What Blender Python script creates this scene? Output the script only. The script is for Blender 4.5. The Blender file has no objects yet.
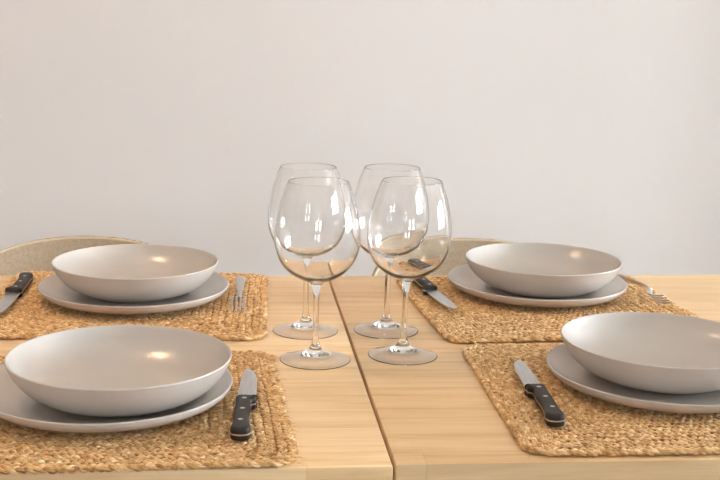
import bpy, bmesh, math, random
import numpy as np
from mathutils import Vector, Matrix

sc = bpy.context.scene
COL = sc.collection
PI = math.pi
T = 0.75                      # table top height
random.seed(7)

# ------------------------------------------------------------------ helpers
def link(o, parent=None):
    COL.objects.link(o)
    if parent is not None:
        o.parent = parent
    return o

def empty(name, loc=(0, 0, 0), rz=0.0):
    o = bpy.data.objects.new(name, None)
    o.empty_display_size = 0.02
    o.location = loc
    o.rotation_euler = (0, 0, rz)
    return link(o)

def tag(o, label, cat, group=None):
    o['label'] = label
    o['category'] = cat
    if group:
        o['group'] = group
    return o

def mesh_from_bm(name, bm, mat, smooth=True):
    me = bpy.data.meshes.new(name)
    bm.normal_update()
    bm.to_mesh(me)
    bm.free()
    if smooth:
        for p in me.polygons:
            p.use_smooth = True
    if mat:
        me.materials.append(mat)
    return me

def obj(name, me, parent=None, loc=(0, 0, 0), rot=(0, 0, 0)):
    o = bpy.data.objects.new(name, me)
    o.location = loc
    o.rotation_euler = rot
    return link(o, parent)

def dup(root, loc, rz):
    r = root.copy()
    COL.objects.link(r)
    r.location = loc
    r.rotation_euler = (root.rotation_euler[0], root.rotation_euler[1], rz)
    for ch in list(root.children):
        c = ch.copy(); COL.objects.link(c); c.parent = r
        for g in list(ch.children):
            d = g.copy(); COL.objects.link(d); d.parent = c
    return r

def smooth_profile(pts, sub=6):
    """Catmull-Rom through (r, z) points."""
    P = [Vector((p[0], p[1])) for p in pts]
    out = []
    for i in range(len(P) - 1):
        p0 = P[max(i - 1, 0)]; p1 = P[i]; p2 = P[i + 1]; p3 = P[min(i + 2, len(P) - 1)]
        for k in range(sub):
            t = k / sub
            q = 0.5 * ((2 * p1) + (-p0 + p2) * t + (2 * p0 - 5 * p1 + 4 * p2 - p3) * t * t
                       + (-p0 + 3 * p1 - 3 * p2 + p3) * t ** 3)
            out.append((max(q.x, 0.0), q.y))
    out.append(pts[-1])
    return out

def lathe_bm(profile, n=96, shear=0.0, z0=0.0, reverse=False):
    bm = bmesh.new()
    rings = []
    for r, z in profile:
        dx = shear * max(z - z0, 0.0)
        if r < 1e-6:
            rings.append([bm.verts.new((dx, 0, z))])
        else:
            rings.append([bm.verts.new((dx + r * math.cos(2 * PI * k / n), r * math.sin(2 * PI * k / n), z)) for k in range(n)])
    for a, b in zip(rings[:-1], rings[1:]):
        for k in range(n):
            k2 = (k + 1) % n
            if len(a) == 1 and len(b) == 1:
                continue
            if len(a) == 1:
                bm.faces.new((a[0], b[k2], b[k]))
            elif len(b) == 1:
                bm.faces.new((a[k], a[k2], b[0]))
            else:
                bm.faces.new((a[k], a[k2], b[k2], b[k]))
    if reverse:
        bmesh.ops.reverse_faces(bm, faces=bm.faces[:])
    return bm

def box_bm(x0, x1, y0, y1, z0, z1, bevel=0.0, seg=2, bm=None):
    own = bm is None
    if own:
        bm = bmesh.new()
    vs = [bm.verts.new(p) for p in ((x0, y0, z0), (x1, y0, z0), (x1, y1, z0), (x0, y1, z0),
                                    (x0, y0, z1), (x1, y0, z1), (x1, y1, z1), (x0, y1, z1))]
    fs = [bm.faces.new([vs[i] for i in f]) for f in ((3, 2, 1, 0), (4, 5, 6, 7), (0, 1, 5, 4), (1, 2, 6, 5), (2, 3, 7, 6), (3, 0, 4, 7))]
    if bevel:
        es = list({e for f in fs for e in f.edges})
        bmesh.ops.bevel(bm, geom=es, offset=bevel, segments=seg, affect='EDGES', profile=0.5)
    return bm

def extrude_outline(pts, z0, z1, bevel_top=0.0, bevel_bot=0.0, seg=3):
    bm = bmesh.new()
    n = len(pts)
    b = [bm.verts.new((p[0], p[1], z0)) for p in pts]
    t = [bm.verts.new((p[0], p[1], z1)) for p in pts]
    area = sum(pts[i][0] * pts[(i + 1) % n][1] - pts[(i + 1) % n][0] * pts[i][1] for i in range(n))
    ft = bm.faces.new(t); fb = bm.faces.new(list(reversed(b)))
    for i in range(n):
        j = (i + 1) % n
        bm.faces.new((b[i], b[j], t[j], t[i]))
    if area < 0:
        bmesh.ops.reverse_faces(bm, faces=bm.faces[:])
    if bevel_top:
        es = [e for e in bm.edges if all(abs(v.co.z - z1) < 1e-9 for v in e.verts)]
        bmesh.ops.bevel(bm, geom=es, offset=bevel_top, segments=seg, affect='EDGES', profile=0.5)
    if bevel_bot:
        es = [e for e in bm.edges if all(abs(v.co.z - z0) < 1e-9 for v in e.verts)]
        bmesh.ops.bevel(bm, geom=es, offset=bevel_bot, segments=seg, affect='EDGES', profile=0.5)
    return bm

def spline(pts, sub=6, closed=True):
    n = len(pts); out = []
    rng = n if closed else n - 1
    for i in range(rng):
        g = (lambda k: Vector(pts[k % n])) if closed else (lambda k: Vector(pts[min(max(k, 0), n - 1)]))
        p0, p1, p2, p3 = g(i - 1), g(i), g(i + 1), g(i + 2)
        for k in range(sub):
            t = k / sub
            out.append(0.5 * ((2 * p1) + (-p0 + p2) * t + (2 * p0 - 5 * p1 + 4 * p2 - p3) * t * t + (-p0 + 3 * p1 - 3 * p2 + p3) * t ** 3))
    if not closed:
        out.append(Vector(pts[-1]))
    return out

def sharp(me, deg=35):
    me.set_sharp_from_angle(angle=math.radians(deg))
    return me

# ------------------------------------------------------------------ materials
def newmat(name):
    m = bpy.data.materials.new(name)
    m.use_nodes = True
    nt = m.node_tree
    return m, nt, nt.nodes['Principled BSDF']

def N(nt, t, **kw):
    n = nt.nodes.new(t)
    for k, v in kw.items():
        if k in n.inputs.keys() if hasattr(n.inputs, 'keys') else False:
            n.inputs[k].default_value = v
        else:
            setattr(n, k, v)
    return n

def ramp(nt, stops, fac):
    r = nt.nodes.new('ShaderNodeValToRGB')
    el = r.color_ramp.elements
    while len(el) > 1:
        el.remove(el[-1])
    el[0].position = stops[0][0]; el[0].color = (*stops[0][1], 1)
    for p, c in stops[1:]:
        e = el.new(p); e.color = (*c, 1)
    nt.links.new(fac, r.inputs['Fac'])
    return r.outputs['Color']

def srgb(r, g, b):
    f = lambda c: ((c / 255 + 0.055) / 1.055) ** 2.4 if c > 10 else c / 255 / 12.92
    return (f(r), f(g), f(b))

def mixc(nt, a, b, fac, mode='MIX'):
    m = nt.nodes.new('ShaderNodeMix'); m.data_type = 'RGBA'; m.blend_type = mode
    for s, v in ((m.inputs[0], fac), (m.inputs[6], a), (m.inputs[7], b)):
        if isinstance(v, (int, float)): s.default_value = v
        elif isinstance(v, tuple): s.default_value = (*v, 1)
        else: nt.links.new(v, s)
    return m.outputs[2]

def mathn(nt, op, a, b=None, c=None):
    m = nt.nodes.new('ShaderNodeMath'); m.operation = op
    for s, v in zip(m.inputs, (a, b, c)):
        if v is None: continue
        if isinstance(v, (int, float)): s.default_value = v
        else: nt.links.new(v, s)
    return m.outputs[0]

def bump(nt, bsdf, h, strength, dist):
    b = nt.nodes.new('ShaderNodeBump')
    b.inputs['Strength'].default_value = strength
    b.inputs['Distance'].default_value = dist
    nt.links.new(h, b.inputs['Height'])
    nt.links.new(b.outputs['Normal'], bsdf.inputs['Normal'])

def coords(nt, kind='Object', scale=(1, 1, 1), loc=(0, 0, 0)):
    tc = nt.nodes.new('ShaderNodeTexCoord'); mp = nt.nodes.new('ShaderNodeMapping')
    mp.inputs['Scale'].default_value = scale; mp.inputs['Location'].default_value = loc
    nt.links.new(tc.outputs[kind], mp.inputs['Vector'])
    return mp.outputs['Vector']

def noise(nt, vec, scale, detail=4, rough=0.5, dist=0.0):
    n = nt.nodes.new('ShaderNodeTexNoise')
    n.inputs['Scale'].default_value = scale; n.inputs['Detail'].default_value = detail
    n.inputs['Roughness'].default_value = rough; n.inputs['Distortion'].default_value = dist
    nt.links.new(vec, n.inputs['Vector'])
    return n.outputs['Fac']

def mat_wall(name, base):
    m, nt, b = newmat(name)
    v = coords(nt)
    f = noise(nt, v, 1.3, 5, 0.6)
    c = ramp(nt, [(0.3, tuple(x * 0.985 for x in base)), (0.7, base)], f)
    g = noise(nt, v, 14, 2, 0.4)
    c2 = ramp(nt, [(0.74, (1, 1, 1)), (0.86, (0.96, 0.95, 0.93))], g)
    nt.links.new(mixc(nt, c, c2, 1.0, 'MULTIPLY'), b.inputs['Base Color'])
    b.inputs['Roughness'].default_value = 0.75
    b.inputs['Specular IOR Level'].default_value = 0.25
    bump(nt, b, noise(nt, v, 220, 3, 0.6), 0.08, 0.002)
    return m

def mat_plain(name, col, rough=0.5, metal=0.0, spec=0.5):
    m, nt, b = newmat(name)
    v = coords(nt)
    f = noise(nt, v, 60, 3, 0.6)
    c = ramp(nt, [(0.3, tuple(x * 0.94 for x in col)), (0.7, col)], f)
    nt.links.new(c, b.inputs['Base Color'])
    b.inputs['Roughness'].default_value = rough
    b.inputs['Metallic'].default_value = metal
    b.inputs['Specular IOR Level'].default_value = spec
    return m

def mat_wood(name, seed=0.0):
    m, nt, b = newmat(name)
    tc = nt.nodes.new('ShaderNodeTexCoord')
    sep = nt.nodes.new('ShaderNodeSeparateXYZ'); nt.links.new(tc.outputs['Object'], sep.inputs[0])
    # staves running along x
    row = mathn(nt, 'FLOOR', mathn(nt, 'MULTIPLY', mathn(nt, 'ADD', sep.outputs['Y'], seed + 3.0), 1 / 0.047))
    rowf = mathn(nt, 'FRACT', mathn(nt, 'MULTIPLY', mathn(nt, 'ADD', sep.outputs['Y'], seed + 3.0), 1 / 0.047))
    wn = nt.nodes.new('ShaderNodeTexWhiteNoise'); wn.noise_dimensions = '1D'; nt.links.new(row, wn.inputs['W'])
    xs = mathn(nt, 'ADD', mathn(nt, 'MULTIPLY', sep.outputs['X'], 1 / 1.9), mathn(nt, 'MULTIPLY', wn.outputs['Value'], 7.0))
    cell = mathn(nt, 'FLOOR', xs); cellf = mathn(nt, 'FRACT', xs)
    comb = nt.nodes.new('ShaderNodeCombineXYZ'); nt.links.new(row, comb.inputs[0]); nt.links.new(cell, comb.inputs[1])
    wn2 = nt.nodes.new('ShaderNodeTexWhiteNoise'); wn2.noise_dimensions = '3D'; nt.links.new(comb.outputs[0], wn2.inputs['Vector'])
    # grain vector, offset per stave
    off = nt.nodes.new('ShaderNodeVectorMath'); off.operation = 'MULTIPLY_ADD'
    nt.links.new(wn2.outputs['Color'], off.inputs[0]); off.inputs[1].default_value = (5, 5, 5)
    nt.links.new(tc.outputs['Object'], off.inputs[2])
    mp = nt.nodes.new('ShaderNodeMapping'); mp.inputs['Scale'].default_value = (4.5, 60, 60)
    nt.links.new(off.outputs[0], mp.inputs['Vector'])
    g1 = noise(nt, mp.outputs['Vector'], 1.0, 5, 0.62, 0.6)
    mp2 = nt.nodes.new('ShaderNodeMapping'); mp2.inputs['Scale'].default_value = (12, 420, 420)
    nt.links.new(off.outputs[0], mp2.inputs['Vector'])
    g2 = noise(nt, mp2.outputs['Vector'], 1.0, 3, 0.6)
    mp3 = nt.nodes.new('ShaderNodeMapping'); mp3.inputs['Scale'].default_value = (1.6, 14, 14)
    nt.links.new(off.outputs[0], mp3.inputs['Vector'])
    g3 = noise(nt, mp3.outputs['Vector'], 1.0, 2, 0.5, 1.2)
    c = ramp(nt, [(0.24, WOOD[0]), (0.48, WOOD[1]), (0.76, WOOD[2])], g1)
    c = mixc(nt, c, ramp(nt, [(0.3, (0.90, 0.86, 0.81)), (0.62, (1, 1, 1))], g2), 0.5, 'MULTIPLY')
    c = mixc(nt, c, ramp(nt, [(0.34, (0.93, 0.87, 0.80)), (0.6, (1, 1, 1))], g3), 0.8, 'MULTIPLY')
    tint = ramp(nt, [(0.0, (0.95, 0.925, 0.90)), (0.5, (1.0, 0.985, 0.965)), (1.0, (1.03, 1.025, 1.02))], wn2.outputs['Value'])
    c = mixc(nt, c, tint, 0.75, 'MULTIPLY')
    # thin glue lines
    e = mathn(nt, 'MINIMUM', rowf, mathn(nt, 'SUBTRACT', 1.0, rowf))
    ex = mathn(nt, 'MINIMUM', cellf, mathn(nt, 'SUBTRACT', 1.0, cellf))
    ln = mathn(nt, 'MINIMUM', mathn(nt, 'DIVIDE', e, 0.018), mathn(nt, 'DIVIDE', ex, 0.0003))
    c = mixc(nt, c, ramp(nt, [(0.3, (0.80, 0.70, 0.58)), (1.0, (1, 1, 1))], ln), 0.6, 'MULTIPLY')
    nt.links.new(c, b.inputs['Base Color'])
    b.inputs['Roughness'].default_value = 0.48
    b.inputs['Specular IOR Level'].default_value = 0.35
    bump(nt, b, g2, 0.12, 0.0006)
    return m

def mat_jute():
    m, nt, b = newmat('jute')
    uv = nt.nodes.new('ShaderNodeUVMap'); uv.uv_map = 'UVMap'
    mp = nt.nodes.new('ShaderNodeMapping'); mp.inputs['Scale'].default_value = (0.9, 5.0, 1)
    nt.links.new(uv.outputs[0], mp.inputs['Vector'])
    oi = nt.nodes.new('ShaderNodeObjectInfo')
    fib = noise(nt, mp.outputs['Vector'], 1.6, 4, 0.65)
    mp2 = nt.nodes.new('ShaderNodeMapping'); mp2.inputs['Scale'].default_value = (0.85, 0.5, 1)
    nt.links.new(uv.outputs[0], mp2.inputs['Vector'])
    pat = noise(nt, mp2.outputs['Vector'], 1.6, 2, 0.5)
    c = ramp(nt, [(0.35, JUTE[0]), (0.45, JUTE[1]), (0.55, JUTE[2]), (0.64, JUTE[3])], mathn(nt, 'ADD', mathn(nt, 'MULTIPLY', fib, 0.5), mathn(nt, 'MULTIPLY', pat, 0.5)))
    hs = nt.nodes.new('ShaderNodeHueSaturation')
    nt.links.new(c, hs.inputs['Color'])
    nt.links.new(mathn(nt, 'ADD', 0.94, mathn(nt, 'MULTIPLY', oi.outputs['Random'], 0.1)), hs.inputs['Value'])
    nt.links.new(hs.outputs[0], b.inputs['Base Color'])
    b.inputs['Roughness'].default_value = 0.72
    b.inputs['Specular IOR Level'].default_value = 0.25
    b.inputs['Sheen Weight'].default_value = 0.12
    b.inputs['Sheen Roughness'].default_value = 0.5
    bump(nt, b, fib, 0.7, 0.0012)
    return m

def mat_ceramic():
    m, nt, b = newmat('glazed_ceramic')
    v = coords(nt)
    f = noise(nt, v, 25, 3, 0.5)
    c = ramp(nt, [(0.3, tuple(x * 0.985 for x in CERAMIC)), (0.7, CERAMIC)], f)
    nt.links.new(c, b.inputs['Base Color'])
    b.inputs['Roughness'].default_value = 0.24
    b.inputs['Specular IOR Level'].default_value = 0.6
    return m

def mat_fabric():
    m, nt, b = newmat('woven_linen')
    v = coords(nt)
    def wave(d, s):
        w = nt.nodes.new('ShaderNodeTexWave'); w.wave_type = 'BANDS'; w.bands_direction = d
        w.inputs['Scale'].default_value = s; w.inputs['Distortion'].default_value = 1.2
        w.inputs['Detail'].default_value = 2; w.inputs['Detail Scale'].default_value = 3
        nt.links.new(v, w.inputs['Vector']); return w.outputs['Fac']
    w = mathn(nt, 'ADD', mathn(nt, 'MULTIPLY', wave('X', 150), 0.5), mathn(nt, 'MULTIPLY', wave('Z', 150), 0.5))
    n1 = noise(nt, v, 260, 3, 0.7)
    f = mathn(nt, 'ADD', mathn(nt, 'MULTIPLY', w, 0.55), mathn(nt, 'MULTIPLY', n1, 0.45))
    c = ramp(nt, [(0.30, FABRIC[0]), (0.52, FABRIC[1]), (0.75, FABRIC[2])], f)
    nt.links.new(c, b.inputs['Base Color'])
    b.inputs['Roughness'].default_value = 0.85
    b.inputs['Specular IOR Level'].default_value = 0.2
    bump(nt, b, f, 0.4, 0.001)
    return m

def mat_glass():
    m, nt, b = newmat('clear_glass')
    v = coords(nt)
    b.inputs['Base Color'].default_value = (1.0, 1.0, 1.0, 1)
    b.inputs['Roughness'].default_value = 0.0
    b.inputs['Transmission Weight'].default_value = 1.0
    b.inputs['IOR'].default_value = 1.41
    return m

def mat_steel():
    m, nt, b = newmat('brushed_steel')
    v = coords(nt, 'Object', (400, 30, 400))
    f = noise(nt, v, 1, 3, 0.6)
    c = ramp(nt, [(0.3, (0.50, 0.49, 0.48)), (0.7, (0.62, 0.61, 0.60))], f)
    nt.links.new(c, b.inputs['Base Color'])
    b.inputs['Metallic'].default_value = 1.0
    b.inputs['Roughness'].default_value = 0.33
    bump(nt, b, f, 0.05, 0.0003)
    return m

def mat_emit(name, col, s):
    m, nt, b = newmat(name)
    b.inputs['Base Color'].default_value = (*col, 1)
    b.inputs['Emission Color'].default_value = (*col, 1)
    b.inputs['Emission Strength'].default_value = s
    return m

WOOD = [srgb(206, 168, 124), srgb(226, 192, 148), srgb(236, 208, 168)]
JUTE = [srgb(100, 60, 26), srgb(194, 144, 86), srgb(228, 184, 128), srgb(250, 228, 190)]
CERAMIC = srgb(192, 182, 174)
FABRIC = [srgb(134, 114, 93), srgb(174, 154, 131), srgb(200, 182, 160)]
M_wall = mat_wall('painted_plaster', srgb(221, 212, 208))
M_ceil = mat_wall('painted_ceiling', srgb(240, 236, 230))
M_side = mat_wall('painted_plaster_sand', srgb(186, 172, 158))
M_floor = mat_plain('floor_tile', srgb(160, 156, 151), 0.45)
M_oak = mat_wood('oak_table', 0.0)
M_oak2 = mat_wood('oak_table_pale', 0.17)
M_jute = mat_jute()
M_cer = mat_ceramic()
M_fab = mat_fabric()
M_pipe = mat_plain('piping_cloth', srgb(205, 186, 158), 0.8, 0, 0.2)
M_glass = mat_glass()
M_steel = mat_steel()
M_black = mat_plain('black_handle', srgb(36, 25, 20), 0.48, 0, 0.4)
M_frame = mat_plain('white_frame', srgb(238, 238, 236), 0.4)
M_legs = mat_plain('beech_leg', srgb(190, 150, 105), 0.5)
M_shade = mat_plain('lamp_metal', srgb(225, 215, 200), 0.4)
M_bulb = mat_emit('warm_bulb', (1.0, 0.72, 0.42), 25.0)

# ------------------------------------------------------------------ room shell
X0, X1, Y0, Y1, ZC = -2.8, 5.2, -4.2, 3.2, 2.7
def struct(name, bm, mat, smooth=False):
    o = obj(name, mesh_from_bm(name, bm, mat, smooth))
    o['kind'] = 'structure'
    return o
struct('floor', box_bm(X0 - .1, X1 + .1, Y0 - .1, Y1 + .1, -0.1, 0.0), M_floor)
struct('ceiling', box_bm(X0 - .1, X1 + .1, Y0 - .1, Y1 + .1, ZC, ZC + .1), M_ceil)
struct('wall_back', box_bm(X0 - .1, X1 + .1, Y1, Y1 + .12, 0, ZC), M_wall)
struct('added_light_block_pier', box_bm(2.25, 2.5, 2.66, Y1, 0, ZC), M_wall)  # added out-of-view pier, keeps direct window light off the back wall
struct('wall_left', box_bm(X0 - .12, X0, Y0, Y1, 0, ZC), M_side)

def wall_with_hole(name, axis, at, thick, a0, a1, h0, h1, A0, A1):
    """wall slab with one window opening; axis 'x' means the wall is at x = at."""
    bm = bmesh.new()
    for (p0, p1, q0, q1) in ((A0, a0, 0, ZC), (a1, A1, 0, ZC), (a0, a1, 0, h0), (a0, a1, h1, ZC)):
        if axis == 'x':
            box_bm(at, at + thick, p0, p1, q0, q1, bm=bm)
        else:
            box_bm(p0, p1, at - thick, at, q0, q1, bm=bm)
    return struct(name, bm, M_wall)

def window(name, axis, at, thick, a0, a1, h0, h1, ncol, nrow):
    fr = bmesh.new()
    w = 0.05
    def bar(p0, p1, q0, q1, d=0.05):
        c = at + thick * 0.5 if axis == 'x' else at - thick * 0.5
        if axis == 'x':
            box_bm(c - d / 2, c + d / 2, p0, p1, q0, q1, bm=fr)
        else:
            box_bm(p0, p1, c - d / 2, c + d / 2, q0, q1, bm=fr)
    bar(a0, a1, h0, h0 + w); bar(a0, a1, h1 - w, h1)
    bar(a0, a0 + w, h0 + w, h1 - w); bar(a1 - w, a1, h0 + w, h1 - w)
    for i in range(1, ncol):
        c = a0 + (a1 - a0) * i / ncol
        bar(c - 0.065, c + 0.065, h0 + w, h1 - w, 0.045)
    for i in range(1, nrow):
        c = h0 + (h1 - h0) * i / nrow
        bar(a0 + w, a1 - w, c - 0.04, c + 0.04, 0.04)
    return struct(name, fr, M_frame)

WY0, WY1, WZ0, WZ1 = 0.25, 2.35, 0.7, 1.95
wall_with_hole('wall_right', 'x', X1, 0.12, WY0, WY1, WZ0, WZ1, Y0, Y1)
window('window_1', 'x', X1, 0.12, WY0, WY1, WZ0, WZ1, 4, 3)
fb = bmesh.new()
FW = [(-0.80, -0.50), (0.15, 0.45)]; FZ0, FZ1 = 1.3, 2.2
for p0, p1, q0, q1 in ((X0 - .1, FW[0][0], 0, ZC), (FW[0][1], FW[1][0], 0, ZC), (FW[1][1], X1 + .1, 0, ZC)) + tuple((a0, a1, q0, q1) for a0, a1 in FW for q0, q1 in ((0, FZ0), (FZ1, ZC))):
    box_bm(p0, p1, Y0 - .12, Y0, q0, q1, bm=fb)
struct('wall_front', fb, M_side)
for i_, (a0, a1) in enumerate(FW):
    window(f'window_{i_ + 2}', 'y', Y0, 0.12, a0, a1, FZ0, FZ1, 1, 2)

def portal(name, loc, rot, sx, sy):
    l = bpy.data.lights.new(name, 'AREA'); l.shape = 'RECTANGLE'; l.size = sx; l.size_y = sy
    l.cycles.is_portal = True
    o = bpy.data.objects.new(name, l); o.location = loc; o.rotation_euler = rot
    COL.objects.link(o)
portal('window_portal', (X1 + 0.13, (WY0 + WY1) / 2, (WZ0 + WZ1) / 2), (0, PI / 2, 0), WZ1 - WZ0, WY1 - WY0)
for a0, a1 in FW:
    portal('rear_window_portal', ((a0 + a1) / 2, Y0 - 0.13, (FZ0 + FZ1) / 2), (PI / 2, 0, 0), a1 - a0, FZ1 - FZ0)
w = bpy.data.worlds.new('overcast_sky'); sc.world = w; w.use_nodes = True
bg = w.node_tree.nodes['Background']
bg.inputs['Color'].default_value = (0.81, 0.925, 1.0, 1)
bg.inputs['Strength'].default_value = 112.0

# ------------------------------------------------------------------ tables
def quad_slab(pts, z0, z1, bevel=0.002):
    bm = extrude_outline(pts, z0, z1)
    bmesh.ops.bevel(bm, geom=bm.edges[:], offset=bevel, segments=2, affect='EDGES', profile=0.5)
    return bm

def make_table(corners, mat, label):
    xs = [c[0] for c in corners]; ys = [c[1] for c in corners]
    cx, cy = sum(xs) / 4, sum(ys) / 4
    t = empty('dining_table', (cx, cy, 0))
    tag(t, label, 'table', 'pair of oak tables pushed together')
    loc = [(x - cx, y - cy) for x, y in corners]
    obj('tabletop', sharp(mesh_from_bm('tabletop', quad_slab(loc, T - 0.034, T), mat), 40), t)
    ix, iy = min(abs(p[0]) for p in loc) - 0.03, min(abs(p[1]) for p in loc) - 0.03
    ap = bmesh.new()
    for s in (-1, 1):
        box_bm(-ix + .05, ix - .05, s * (iy - 0.02) - 0.01, s * (iy - 0.02) + 0.01, T - 0.11, T - 0.034, bm=ap)
        box_bm(s * (ix - 0.02) - 0.01, s * (ix - 0.02) + 0.01, -iy + .05, iy - .05, T - 0.11, T - 0.034, bm=ap)
    obj('apron', mesh_from_bm('apron', ap, mat, False), t)
    for sx in (-1, 1):
        for sy in (-1, 1):
            x, y = sx * (ix - 0.025), sy * (iy - 0.025)
            obj('leg', mesh_from_bm('leg', box_bm(x - .025, x + .025, y - .025, y + .025, 0, T - 0.034, 0.003), mat, False), t)
    return t

make_table([(-0.607, 0.986), (0.1441, 0.9895), (0.1430, 1.7385), (-0.607, 1.737)], M_oak, 'light oak table under the two left place settings')
make_table([(0.1470, 0.9935), (0.897, 0.997), (0.896, 1.757), (0.1456, 1.7385)], M_oak2, 'light oak table under the two right place settings')

# ------------------------------------------------------------------ jute placemats
MW, MD = 0.1825, 0.1715
def rounded_rect(hx, hy, r, step):
    r = min(r, hx - 1e-4, hy - 1e-4)
    pts = []
    def arc(cx, cy, a0):
        n = max(3, int(r * PI / 2 / step))
        for k in range(n + 1):
            a = a0 + PI / 2 * k / n
            pts.append((cx + r * math.cos(a), cy + r * math.sin(a)))
    def seg(p, q):
        L = math.hypot(q[0] - p[0], q[1] - p[1]); n = max(1, int(L / step))
        for k in range(1, n):
            pts.append((p[0] + (q[0] - p[0]) * k / n, p[1] + (q[1] - p[1]) * k / n))
    arc(hx - r, hy - r, 0); seg((hx - r, hy), (-hx + r, hy))
    arc(-hx + r, hy - r, PI / 2); seg((-hx, hy - r), (-hx, -hy + r))
    arc(-hx + r, -hy + r, PI); seg((-hx + r, -hy), (hx - r, -hy))
    arc(hx - r, -hy + r, 1.5 * PI); seg((hx, -hy + r), (hx, hy - r))
    P = np.array(pts + [pts[0]])
    d = np.hypot(*np.diff(P, axis=0).T); s = np.concatenate([[0], np.cumsum(d)])
    return P, s

def braid_ring(hx, hy, cr, rng, amp=0.0029, lift=0.0012, rl=0.0025, rv=0.0017, pitch=0.021, zc=0.0036, sides=7):
    P, s = rounded_rect(hx, hy, cr, 0.001)
    L = s[-1]
    nper = max(2, round(L / pitch)); n = nper * 15
    t = np.arange(n) / n * L
    wob = sum(rng.uniform(.2, .6) * np.sin(2 * PI * t / L * rng.integers(2, 14) + rng.uniform(0, 6.28)) for _ in range(5))
    wob2 = sum(rng.uniform(.2, .6) * np.sin(2 * PI * t / L * rng.integers(8, 40) + rng.uniform(0, 6.28)) for _ in range(5))
    cx, cy = np.interp(t, s, P[:, 0]), np.interp(t, s, P[:, 1])
    tx = np.roll(cx, -2) - np.roll(cx, 2); ty = np.roll(cy, -2) - np.roll(cy, 2)
    l = np.hypot(tx, ty); tx /= l; ty /= l
    nx, ny = ty, -tx
    V, F, UV = [], [], []
    base = 0
    for k in range(3):
        ph = 2 * PI * nper * t / L + 2 * PI * k / 3 + 0.35 * wob2
        lat = amp * np.sin(ph) + 0.0008 * wob
        z = zc + lift * np.sin(2 * ph) + 0.00025 * wob2
        C = np.stack([cx + nx * lat, cy + ny * lat, z], -1)
        Tn = np.roll(C, -1, 0) - np.roll(C, 1, 0); Tn /= np.linalg.norm(Tn, axis=1)[:, None]
        B = np.cross(np.array([0, 0, 1.0]), Tn); B /= np.linalg.norm(B, axis=1)[:, None]
        Nn = np.cross(Tn, B)
        rr = 1 + 0.20 * np.sin(2 * PI * t / L * rng.integers(20, 60) + rng.uniform(0, 6)) + 0.12 * np.sin(2 * PI * t / L * rng.integers(60, 160) + rng.uniform(0, 6))
        off = rng.uniform(0, 900)
        a = np.arange(sides) / sides * 2 * PI
        ring = C[:, None] + (rr[:, None, None]) * (rl * np.cos(a)[None, :, None] * B[:, None] + rv * np.sin(a)[None, :, None] * Nn[:, None])
        V.append(ring.reshape(-1, 3))
        i = np.arange(n); j = np.arange(sides)
        I, J = np.meshgrid(i, j, indexing='ij')
        i2, j2 = (I + 1) % n, (J + 1) % sides
        F.append(np.stack([base + I * sides + J, base + I * sides + j2, base + i2 * sides + j2, base + i2 * sides + J], -1).reshape(-1, 4)[:, ::-1])
        u = t * 100 + off
        u0, u1 = u[I], u[I] + (L / n) * 100
        v0, v1 = J / sides, (J + 1) / sides
        UV.append(np.stack([np.stack([u0, v0], -1), np.stack([u0, v1], -1), np.stack([u1, v1], -1), np.stack([u1, v0], -1)], 2).reshape(-1, 4, 2)[:, ::-1])
        base += n * sides
    return np.concatenate(V), np.concatenate(F), np.concatenate(UV)

def np_mesh(name, V, F, UV, mat):
    me = bpy.data.meshes.new(name)
    me.vertices.add(len(V)); me.vertices.foreach_set('co', V.astype(np.float32).ravel())
    k = F.shape[1]
    me.loops.add(F.size); me.loops.foreach_set('vertex_index', F.astype(np.int32).ravel())
    me.polygons.add(len(F)); me.polygons.foreach_set('loop_start', np.arange(0, F.size, k, dtype=np.int32))
    me.polygons.foreach_set('use_smooth', np.ones(len(F), dtype=bool))
    if UV is not None:
        uv = me.uv_layers.new(name='UVMap'); uv.data.foreach_set('uv', UV.astype(np.float32).ravel())
    me.update(calc_edges=True); me.validate()
    me.materials.append(mat)
    return me

def cat(parts):
    Vs, Fs, Us = [], [], []; b = 0
    for V, F, U in parts:
        Vs.append(V); Fs.append(F + b); Us.append(U); b += len(V)
    return np.concatenate(Vs), np.concatenate(Fs), np.concatenate(Us)

def mat_meshes(seed):
    rng = np.random.default_rng(seed)
    w = 0.0087
    rings = []
    i = 1
    while True:
        hx, hy = MW - 0.0055 - i * w, MD - 0.0055 - i * w
        if min(hx, hy) < 0.004: break
        rings.append(braid_ring(hx, hy, max(0.005, 0.022 - 0.006 * i), rng))
        i += 1
    # thin backing layer the braids are stitched to
    hx, hy = MW - 0.008, MD - 0.008
    Vb = np.array([(x, y, z) for z in (0.0006, 0.0028) for x, y in ((-hx, -hy), (hx, -hy), (hx, hy), (-hx, hy))])
    Fb = np.array([(3, 2, 1, 0), (4, 5, 6, 7), (0, 1, 5, 4), (1, 2, 6, 5), (2, 3, 7, 6), (3, 0, 4, 7)])
    rings.append((Vb, Fb, np.zeros((6, 4, 2)) + rng.uniform(0, 50)))
    body = np_mesh('jute_placemat', *cat(rings), M_jute)
    edge = np_mesh('edge_braid', *braid_ring(MW - 0.0055, MD - 0.0055, 0.022, rng, 0.0029, 0.0012, 0.0029, 0.0020, 0.024, 0.0037), M_jute)
    return body, edge

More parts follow.
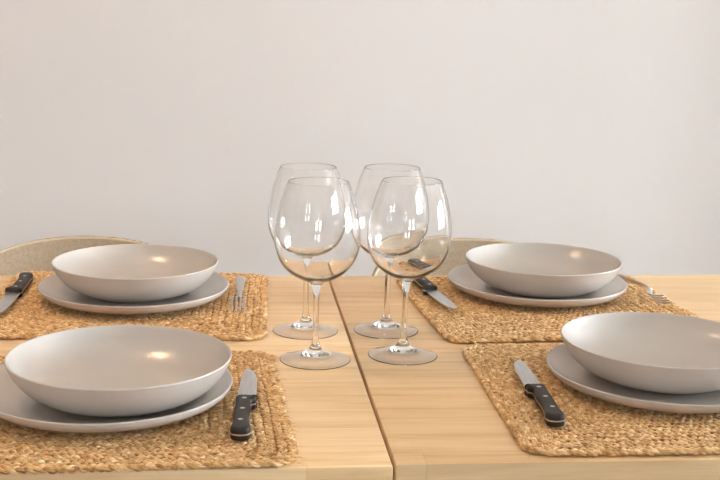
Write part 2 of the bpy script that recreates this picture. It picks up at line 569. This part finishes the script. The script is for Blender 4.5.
def fibre_mesh(seed, n, nedge, maxlen):
    """loose hairs: three-sided curved slivers"""
    rng = np.random.default_rng(seed)
    V, F, U = [], [], []; b = 0
    for q in range(n + nedge):
        if q < n:
            x, y = rng.uniform(-MW + .01, MW - .01), rng.uniform(-MD + .01, MD - .01); z = 0.0062
            az = rng.uniform(0, 2 * PI); el = rng.uniform(0.05, 0.45)
        else:
            side = rng.integers(4); s = rng.uniform(-1, 1)
            x, y = [(s * MW, -MD), (s * MW, MD), (-MW, s * MD), (MW, s * MD)][side]
            x *= 0.985; y *= 0.985; z = rng.uniform(0.0015, 0.0062)
            az = [-PI / 2, PI / 2, PI, 0][side] + rng.normal(0, 0.9); el = rng.uniform(-0.05, 0.35)
        L = rng.uniform(0.35, 1) * maxlen; bend = rng.normal(0, 1.4); r = rng.uniform(0.00012, 0.00026)
        pts = []
        p = np.array([x, y, z])
        for k in range(6):
            pts.append(p.copy())
            d = np.array([math.cos(az) * math.cos(el), math.sin(az) * math.cos(el), math.sin(el)])
            p = p + d * L / 5; az += bend / 5; el -= 0.16
            p[2] = max(p[2], 0.0006)
        for k, c in enumerate(pts):
            for j in range(3):
                a = j * 2 * PI / 3
                rad = r * (1 - 0.15 * k)
                V.append(c + rad * np.array([math.cos(a) * -math.sin(az), math.cos(a) * math.cos(az), math.sin(a)]))
        uo = rng.uniform(0, 500)
        for k in range(5):
            for j in range(3):
                j2 = (j + 1) % 3
                F.append((b + k * 3 + j, b + k * 3 + j2, b + k * 3 + 3 + j2, b + k * 3 + 3 + j)); U.append([(uo, 0.5)] * 4)
        b += 18
    return np_mesh('loose_fibres', np.array(V), np.array(F), np.array(U), M_jute)

mA = mat_meshes(3); mB = mat_meshes(11)
def placemat(x, y, rot, meshes, fuzz, label):
    m = obj('jute_placemat', meshes[0], None, (x, y, T + 0.0001), (0, 0, math.radians(rot)))
    tag(m, label, 'placemat', 'braided jute placemats')
    obj('edge_braid', meshes[1], m)
    f = obj('loose_fibres', fibre_mesh(*fuzz), m); f['kind'] = 'stuff'
    return m
placemat(-0.1345, 1.5635, -2.0, mA, (1, 500, 260, 0.010), 'square braided jute placemat at the far left setting, knife and fork on it')
placemat(-0.1275, 1.1520, 2.4, mB, (2, 1500, 500, 0.013), 'fuzzy square braided jute placemat at the near left table edge')
placemat(0.4320, 1.5510, 3.8, mB, (3, 400, 260, 0.010), 'slightly turned jute placemat at the far right setting, corner towards the glasses')
nr = placemat(0.4515, 1.1770, -0.8, mA, (4, 400, 240, 0.010), 'square braided jute placemat at the near right table edge')

nr.scale = (1, 1.03, 1)
ZM = T + 0.0078      # top of the placemats

# ------------------------------------------------------------------ plates and bowls
plate_prof = smooth_profile([(0.0, 0.0026), (0.06, 0.0026), (0.074, 0.0022)], 3) + \
    smooth_profile([(0.0755, 0.0006), (0.078, 0.0), (0.0815, 0.0006), (0.092, 0.0016), (0.106, 0.0036), (0.1165, 0.0072), (0.1230, 0.0122), (0.1257, 0.0168), (0.1260, 0.0184), (0.1250, 0.0190),
                    (0.1230, 0.0182), (0.1150, 0.0140), (0.100, 0.0088), (0.085, 0.0062), (0.070, 0.0055), (0.03, 0.0053), (0.0, 0.0053)], 6)
plate_me = mesh_from_bm('dinner_plate', lathe_bm(plate_prof, 128), M_cer)
def plate(x, y, label):
    o = obj('dinner_plate', plate_me, None, (x, y, ZM))
    return tag(o, label, 'plate', 'flat plates under the bowls')
BZ = 0.0065   # bowl stands on the plate well
H = 0.0571 - (ZM - T) - BZ
bowl_out = [(0.0660, 0.0020), (0.0740, 0.0042), (0.0855, 0.0098), (0.0955, 0.0178), (0.1030, 0.0268), (0.1075, 0.0352), (0.1093, H - 0.0030), (0.1100, H - 0.0014), (0.1098, H - 0.0003), (0.1088, H), (0.1074, H - 0.0012)]
bowl_in = [(0.1040, 0.0350), (0.0985, 0.0268), (0.0900, 0.0188), (0.078, 0.0118), (0.063, 0.0072), (0.046, 0.0052), (0.025, 0.0046), (0.0, 0.0045)]
bowl_prof = smooth_profile([(0.0, 0.0016), (0.03, 0.0016), (0.050, 0.0017)] + bowl_out + bowl_in, 6)
bowl_me = mesh_from_bm('pasta_bowl', lathe_bm(bowl_prof, 128), M_cer)
foot_me = mesh_from_bm('foot_ring', lathe_bm(smooth_profile([(0.0585, 0.0019), (0.0590, 0.0003), (0.0610, 0.0), (0.0628, 0.0004), (0.0638, 0.0022)], 4), 96), M_cer)
def bowl(x, y, label):
    o = obj('pasta_bowl', bowl_me, None, (x, y, ZM + BZ))
    tag(o, label, 'bowl', 'shallow bowls on the plates')
    obj('foot_ring', foot_me, o)
    return o
for (bx, by), (px, py), w_ in (((-0.1279, 1.5831), (-0.1294, 1.5773), 'far left'), ((-0.1091, 1.1482), (-0.1243, 1.1590), 'near left'),
                              ((0.4381, 1.6079), (0.4312, 1.6102), 'far right'), ((0.4652, 1.1998), (0.4658, 1.1934), 'near right')):
    extra = {'far left': 'between a knife and a fork', 'near left': 'with a knife on its right, at the near left edge',
             'far right': 'behind another setting, beside a fork', 'near right': 'cut off by the picture edge'}[w_]
    plate(px, py, f'flat grey-beige plate under the {w_} bowl, {extra}'.replace(' with a knife on its right, at the near left edge', ' knife beside it'))
    bowl(bx, by, f'shallow grey-beige bowl on the {w_} plate, {extra}'.replace(' with a knife on its right, at the near left edge', ' knife beside it'))

# ------------------------------------------------------------------ wine glasses
foot_p = smooth_profile([(0.0, 0.0070), (0.010, 0.0064), (0.022, 0.0042), (0.032, 0.0016), (0.0385, 0.0002), (0.0399, 0.0), (0.0405, 0.0002), (0.0407, 0.0006), (0.0404, 0.0010), (0.0388, 0.0014), (0.033, 0.0030), (0.024, 0.0058),
                         (0.014, 0.0092), (0.0080, 0.0132), (0.0050, 0.0185), (0.0038, 0.025), (0.0033, 0.031)], 5) + [(0.0033, 0.034)]
stem_p = [(0.0033, 0.034)] + [(0.0033, 0.034 + 0.034 * k / 12) for k in range(1, 13)]
bowl_o = smooth_profile([(0.0033, 0.071), (0.0037, 0.077), (0.0047, 0.0835), (0.0062, 0.0885), (0.0100, 0.0922), (0.0190, 0.0958), (0.0300, 0.1022), (0.0395, 0.1120), (0.0454, 0.1240), (0.0484, 0.1385),
                         (0.0483, 0.1530), (0.0458, 0.1700), (0.0415, 0.1870), (0.0370, 0.2000), (0.0344, 0.2064)], 6)
rim = [(0.03425, 0.2068), (0.0339, 0.20695), (0.03358, 0.2067)]
bowl_i = smooth_profile([(0.0337, 0.2062), (0.03635, 0.2000), (0.0409, 0.1870), (0.0452, 0.1700), (0.0477, 0.1530), (0.04775, 0.1385), (0.0446, 0.1244), (0.0385, 0.1128), (0.0290, 0.1038), (0.0178, 0.0978), (0.0085, 0.0948), (0.0, 0.0941)], 6)
wb_p = [(0.0033, 0.068)] + bowl_o + rim + bowl_i
def wine_glass(x, y, lean, lean2, label):
    g = empty('wine_glass', (x, y, T + 0.0002))
    tag(g, label, 'wine glass', 'four wine glasses standing in a square')
    for nm, pr in (('foot', foot_p), ('stem', stem_p), ('bowl', wb_p)):
        obj(nm, mesh_from_bm(nm, lathe_bm(pr, 96, lean, 0.012), M_glass), g)
    return g
wine_glass(0.0921, 1.4337, 0.0, 0, 'clear wine glass behind the other glass on the left table')
wine_glass(0.0961, 1.3119, 0.0, 0, 'clear wine glass at the front of the left pair, beside the table seam')
wine_glass(0.1935, 1.4347, 0.009, 0, 'clear wine glass behind the other glass on the right table')
wine_glass(0.1999, 1.3273, 0.021, 0, 'clear wine glass at the front of the right pair, leaning slightly right')

# ------------------------------------------------------------------ steak knives
# local frame: y towards the blade tip, x towards the cutting edge, z up; origin at the bolster on the mat
h_out = [(-0.0080, 0.0000), (-0.0085, -0.020), (-0.0086, -0.045), (-0.0082, -0.070), (-0.0078, -0.092), (-0.0086, -0.106), (-0.0088, -0.1125), (-0.0066, -0.1185),
         (0.0002, -0.1216), (0.0070, -0.1192), (0.0096, -0.1135), (0.0098, -0.106), (0.0078, -0.092), (0.0064, -0.070), (0.0070, -0.045), (0.0060, -0.026), (0.0066, -0.0165), (0.0102, -0.0125), (0.0108, -0.004), (0.0104, 0.0)]
h_out = [(a, b * 0.80) for a, b in h_out]
h_pts = [(p.x, p.y) for p in spline([(a, b, 0) for a, b in h_out], 4)]
def contour_stack(pts, layers):
    """stack of inset copies of an outline: layers = (height, inset)"""
    n = len(pts); bm = bmesh.new()
    area = sum(pts[k][0] * pts[(k + 1) % n][1] - pts[(k + 1) % n][0] * pts[k][1] for k in range(n))
    sg = 1 if area > 0 else -1
    nor = []
    for k in range(n):
        a, b = pts[(k - 2) % n], pts[(k + 2) % n]
        t = Vector((b[0] - a[0], b[1] - a[1])).normalized()
        nor.append(Vector((-t.y, t.x)) * sg)
    rows = [[bm.verts.new((p[0] + m.x * ins, p[1] + m.y * ins, z)) for p, m in zip(pts, nor)] for z, ins in layers]
    for r0, r1 in zip(rows[:-1], rows[1:]):
        for k in range(n):
            bm.faces.new((r0[k], r0[(k + 1) % n], r1[(k + 1) % n], r1[k]))
    bm.faces.new(rows[0]); bm.faces.new(rows[-1])
    bmesh.ops.recalc_face_normals(bm, faces=bm.faces[:])
    return bm
def quarter(z_edge, z_flat, r, n=6):
    return [(z_flat + (z_edge - z_flat) * (1 - math.sin(PI / 2 * k / n)), r * (1 - math.cos(PI / 2 * k / n))) for k in range(n + 1)]
lo_layers = [(z, i_) for z, i_ in quarter(0.0030, 0.0, 0.0026)][::-1] + [(0.0058, 0.0)]
hi_layers = [(0.0072, 0.0)] + quarter(0.0092, 0.0132, 0.0034)
scale_lo = sharp(mesh_from_bm('handle_scale', contour_stack(h_pts, lo_layers), M_black), 60)
scale_hi = sharp(mesh_from_bm('handle_scale', contour_stack(h_pts, hi_layers), M_black), 60)
tang = [(x * 1.02 , y * 1.001 if y < -0.06 else y) for x, y in h_pts]
tang_me = sharp(mesh_from_bm('tang', extrude_outline(tang, 0.0058, 0.0072), M_steel), 40)
def blade_mesh():
    L = 0.104
    sp = [(-0.0082, 0.0), (-0.0086, 0.02), (-0.0086, 0.05), (-0.0080, 0.078), (-0.0066, 0.095), (-0.0046, L)]
    ed = [(-0.0030, L - 0.001), (0.0022, 0.095), (0.0063, 0.080), (0.0084, 0.060), (0.0092, 0.035), (0.0096, 0.0)]
    s = spline([(a, b, 0) for a, b in sp], 6, False); e = spline([(a, b, 0) for a, b in ed], 6, False)
    e.reverse()
    n = min(len(s), len(e))
    bm = bmesh.new()
    rows = []
    for k in range(n):
        a, b = s[k], e[k]
        m = a.lerp(b, 0.55)
        hs = 0.0009 * (1 - 0.5 * k / n); he = 0.00012
        rows.append([bm.verts.new(q) for q in ((a.x, a.y, 0.0067 + hs), (m.x, m.y, 0.0067 + hs * 0.9), (b.x, b.y, 0.0067 + he), (b.x, b.y, 0.0067 - he), (m.x, m.y, 0.0067 - hs * 0.9), (a.x, a.y, 0.0067 - hs))])
    for r0, r1 in zip(rows[:-1], rows[1:]):
        for j in range(6):
            j2 = (j + 1) % 6
            bm.faces.new((r0[j], r0[j2], r1[j2], r1[j]))
    bm.faces.new(rows[0][::-1]); bm.faces.new(rows[-1])
    bmesh.ops.recalc_face_normals(bm, faces=bm.faces[:])
    return sharp(mesh_from_bm('blade', bm, M_steel), 30)
blade_me = blade_mesh()
riv_me = mesh_from_bm('rivet', lathe_bm([(0.0, 0.01335), (0.0018, 0.01335), (0.0025, 0.0132), (0.0028, 0.0130), (0.0028, 0.0116), (0.0, 0.0116)], 24, reverse=True), M_steel)
def make_knife():
    k = empty('steak_knife')
    obj('blade', blade_me, k)
    obj('tang', tang_me, k)
    obj('handle_scale', scale_lo, k); obj('handle_scale', scale_hi, k)
    for y in (-0.011, -0.041, -0.072):
        obj('rivet', riv_me, k, (-0.0006, y, 0))
    return k
def place_knife(k, bx, by, ang, flip, label):
    k.location = (bx, by, ZM - 0.0003)
    k.rotation_euler = (0, 0, math.radians(ang))
    if flip:
        k.scale = (-1, 1, 1)
    return tag(k, label, 'knife', 'black-handled steak knives')
k0 = make_knife()
kn = [k0] + [dup(k0, (0, 0, 0), 0) for _ in range(3)]
place_knife(kn[0], 0.0145, 1.131, -4.0, False, 'black-handled steak knife beside the near left bowl, blade pointing away')
place_knife(kn[1], 0.3155, 1.158, -1.8, True, 'black-handled steak knife left of the near right bowl, blade pointing away')
place_knife(kn[2], 0.2765, 1.590, 180 + 7.0, False, 'black-handled steak knife partly behind the right wine glasses, blade towards the viewer')
place_knife(kn[3], -0.2870, 1.574, 180 - 1.0, False, 'black-handled steak knife cut off by the left picture edge, blade towards the viewer')

# ------------------------------------------------------------------ forks
def loft(sections, closed_ends=True):
    """sections: list of (centre, half width, half thickness) along y; flat oval bar"""
    bm = bmesh.new(); n = 12; rows = []
    for (x, y, z), hw, ht in sections:
        rows.append([bm.verts.new((x + hw * math.copysign(abs(math.cos(a)) ** 0.7, math.cos(a)), y, z + ht * math.copysign(abs(math.sin(a)) ** 0.8, math.sin(a))))
                     for a in [2 * PI * k / n for k in range(n)]])
    for r0, r1 in zip(rows[:-1], rows[1:]):
        for j in range(n):
            j2 = (j + 1) % n
            bm.faces.new((r0[j], r0[j2], r1[j2], r1[j]))
    bm.faces.new(rows[0]); bm.faces.new(rows[-1])
    bmesh.ops.recalc_face_normals(bm, faces=bm.faces[:])
    return bm
def interp(tab, n):
    ys = [t[0] for t in tab]
    yy = np.linspace(ys[0], ys[-1], n)
    c = [np.interp(yy, ys, [t[i] for t in tab]) for i in range(1, len(tab[0]))]
    k = np.ones(5) / 5
    out = []
    for a in c:
        p = np.pad(a, 2, mode='edge'); out.append(np.convolve(p, k, 'valid'))
    return yy, out
def make_fork():
    # y runs from handle end (0) to tine tips (0.178)
    f = empty('dinner_fork')
    tab = [(0.0, 0.0026, 0.0075, 0.0013), (0.010, 0.0030, 0.0092, 0.0014), (0.04, 0.0058, 0.0068, 0.0015), (0.075, 0.0105, 0.0042, 0.0016), (0.098, 0.0118, 0.0030, 0.0018), (0.113, 0.0098, 0.0034, 0.0018)]
    yy, (z, hw, ht) = interp(tab, 40)
    obj('handle', mesh_from_bm('handle', loft([((0, y, zz), a, b) for y, zz, a, b in zip(yy, z, hw, ht)]), M_steel), f)
    tab = [(0.112, 0.0099, 0.0033, 0.0017), (0.118, 0.0070, 0.0060, 0.0014), (0.122, 0.0050, 0.0090, 0.0012), (0.127, 0.0033, 0.0108, 0.0011), (0.131, 0.0026, 0.0110, 0.0010)]
    yy, (z, hw, ht) = interp(tab, 20)
    obj('head', mesh_from_bm('head', loft([((0, y, zz), a, b) for y, zz, a, b in zip(yy, z, hw, ht)]), M_steel), f)
    for i in range(4):
        cx = (-0.0093, -0.0031, 0.0031, 0.0093)[i]
        tab = [(0.129, 0.0027, 0.0017, 0.0010), (0.140, 0.0021, 0.0015, 0.0010), (0.152, 0.0038, 0.0014, 0.0010), (0.165, 0.0072, 0.0013, 0.0010), (0.175, 0.0110, 0.0012, 0.0009), (0.178, 0.0124, 0.0006, 0.0005)]
        yy, (z, hw, ht) = interp(tab, 18)
        obj('tine', mesh_from_bm('tine', loft([((cx, y, zz), a, b) for y, zz, a, b in zip(yy, z, hw, ht)]), M_steel), f)
    return f
fk = make_fork()
fk2 = dup(fk, (0, 0, 0), 0)
fk.location = (0.0127, 1.652, ZM + 0.0132); fk.rotation_euler = (0, PI, math.radians(180 - 1.5)); fk.scale = (0.86, 0.9, 1)
tag(fk, 'steel fork lying face down right of the far left bowl', 'fork', 'steel forks')
fk2.location = (0.571, 1.668, ZM + 0.0060); fk2.rotation_euler = (0, math.radians(-42), math.radians(180 + 3)); fk2.scale = (0.86, 0.9, 1)
tag(fk2, 'steel fork tipped on its side right of the far right bowl', 'fork', 'steel forks')

# ------------------------------------------------------------------ chairs
def make_chair():
    c = empty('upholstered_chair')
    HW, ZT, ZB = 0.213, 0.695, 0.40
    nu, nv = 48, 24
    def surf(u, v, off=0.0):
        # u in -1..1 across, v in 0..1 from the seat to the arched top edge
        top = ZB + 0.155 + (ZT - ZB - 0.155) * math.sqrt(max(0.0, 1 - abs(u) ** 2.0))
        z = ZB + (top - ZB) * v
        wdt = HW * (0.86 + 0.14 * math.sin(PI / 2 * min(1, (z - ZB) / 0.2)))
        x = wdt * math.sin(u * PI / 2 * 0.98)
        y = 0.10 * math.cos(u * PI / 2 * 0.98) + 0.10 * (z - ZB) / (ZT - ZB) - 0.06
        return x, y + off, z
    bm = bmesh.new()
    F_ = [[bm.verts.new(surf(-1 + 2 * i / nu, j / nv)) for j in range(nv + 1)] for i in range(nu + 1)]
    B_ = [[bm.verts.new(surf(-1 + 2 * i / nu, j / nv, 0.028)) for j in range(nv + 1)] for i in range(nu + 1)]
    for i in range(nu):
        for j in range(nv):
            bm.faces.new((F_[i][j], F_[i + 1][j], F_[i + 1][j + 1], F_[i][j + 1]))
            bm.faces.new((B_[i][j], B_[i][j + 1], B_[i + 1][j + 1], B_[i + 1][j]))
        bm.faces.new((F_[i][nv], F_[i + 1][nv], B_[i + 1][nv], B_[i][nv]))
        bm.faces.new((F_[i][0], B_[i][0], B_[i + 1][0], F_[i + 1][0]))
    for i in (0, nu):
        for j in range(nv):
            q = (F_[i][j], F_[i][j + 1], B_[i][j + 1], B_[i][j])
            bm.faces.new(q if i == 0 else q[::-1])
    bmesh.ops.recalc_face_normals(bm, faces=bm.faces[:])
    back = obj('backrest', sharp(mesh_from_bm('backrest', bm, M_fab), 50), c)
    # piping along the arched edge
    path = [Vector(surf(-1 + 2 * i / 80, 1.0, 0.003)) for i in range(81)]
    pm = bmesh.new(); rows = []
    for i, p in enumerate(path):
        t = (path[min(i + 1, 80)] - path[max(i - 1, 0)]).normalized()
        s = t.cross(Vector((0, 1, 0))).normalized(); b = t.cross(s)
        rows.append([pm.verts.new(p + 0.0034 * (math.cos(a) * s + math.sin(a) * b)) for a in [2 * PI * k / 8 for k in range(8)]])
    for r0, r1 in zip(rows[:-1], rows[1:]):
        for k in range(8):
            pm.faces.new((r0[k], r0[(k + 1) % 8], r1[(k + 1) % 8], r1[k]))
    pm.faces.new(rows[0]); pm.faces.new(rows[-1])
    bmesh.ops.recalc_face_normals(pm, faces=pm.faces[:])
    obj('piping', mesh_from_bm('piping', pm, M_pipe), back)
    sm = box_bm(-0.21, 0.21, -0.38, 0.045, 0.37, 0.44, 0.03, 4)
    obj('seat', mesh_from_bm('seat', sm, M_fab), c)
    for sx in (-1, 1):
        for y in (-0.32, 0.0):
            lm = bmesh.new()
            bmesh.ops.create_cone(lm, cap_ends=True, segments=16, radius1=0.011, radius2=0.018, depth=0.375, matrix=Matrix.Translation((sx * 0.175, y, 0.1875)))
            obj('leg', sharp(mesh_from_bm('leg', lm, M_legs), 40), c)
    return c
ch = make_chair()
ch2 = dup(ch, (0.472, 2.15, 0), 0)
ch.location = (-0.28, 2.15, 0)
tag(ch, 'beige woven fabric chair behind the far left bowl, its rounded back showing', 'chair', 'rounded beige chairs behind the tables')
tag(ch2, 'beige woven fabric chair behind the far right bowl and the wine glasses', 'chair', 'rounded beige chairs behind the tables')

# ------------------------------------------------------------------ lamps of the room (above the frame)
def lamp_light(name, loc, energy, col, radius, parent=None):
    l = bpy.data.lights.new(name, 'POINT'); l.energy = energy; l.color = col; l.shadow_soft_size = radius
    o = bpy.data.objects.new(name, l); o.location = loc
    link(o, parent)
PL = (-0.57, 1.50, 2.02)
p = empty('pendant_lamp', PL)
tag(p, 'small metal pendant lamp hanging above the left table', 'lamp')
obj('lamp_shade', mesh_from_bm('lamp_shade', lathe_bm(smooth_profile([(0.14, -0.02), (0.135, 0.03), (0.10, 0.09), (0.04, 0.125), (0.02, 0.13), (0.02, 0.127), (0.038, 0.121), (0.097, 0.086), (0.131, 0.028), (0.137, -0.02), (0.14, -0.02)], 4), 48), M_shade), p)
obj('cord', mesh_from_bm('cord', lathe_bm([(0.0, 0.128), (0.003, 0.128), (0.003, ZC - PL[2]), (0.0, ZC - PL[2])], 10), M_shade), p)
obj('bulb', mesh_from_bm('bulb', lathe_bm(smooth_profile([(0.0, -0.028), (0.022, -0.020), (0.030, 0.0), (0.022, 0.025), (0.013, 0.05), (0.013, 0.10), (0.0, 0.10)], 4), 24), M_bulb), p)
lamp_light('pendant_light', (0, 0, -0.035), 20.0, (1.0, 0.68, 0.42), 0.03, p)

# ------------------------------------------------------------------ camera
f_px, pitch, yaw, roll, ch_ = 1189.50459, 0.19652435, 0.109523733, 0.0269442653, 0.403471085
fwd = Vector((math.sin(yaw) * math.cos(pitch), math.cos(yaw) * math.cos(pitch), -math.sin(pitch)))
right = Vector((math.cos(yaw), -math.sin(yaw), 0)); up = right.cross(fwd)
r2 = math.cos(roll) * right + math.sin(roll) * up
u2 = -math.sin(roll) * right + math.cos(roll) * up
cam = bpy.data.cameras.new('camera'); cam.sensor_width = 36; cam.sensor_fit = 'HORIZONTAL'
cam.lens = f_px / 720 * 36; cam.clip_start = 0.02
co = bpy.data.objects.new('camera', cam)
mw = Matrix((r2, u2, -fwd)).transposed().to_4x4(); mw.translation = Vector((0, 0, T + ch_))
co.matrix_world = mw
COL.objects.link(co)
sc.camera = co

# ------------------------------------------------------------------ view and light paths
sc.view_settings.view_transform = 'Standard'
sc.view_settings.look = 'None'
sc.view_settings.gamma = 1.0
sc.view_settings.use_curve_mapping = False
sc.view_settings.exposure = -0.49
cy = sc.cycles
cy.max_bounces = 14; cy.diffuse_bounces = 6; cy.glossy_bounces = 6; cy.transmission_bounces = 14
cy.caustics_reflective = True; cy.caustics_refractive = True
cy.sample_clamp_indirect = 80.0; cy.blur_glossy = 0.3
cy.use_denoising = True
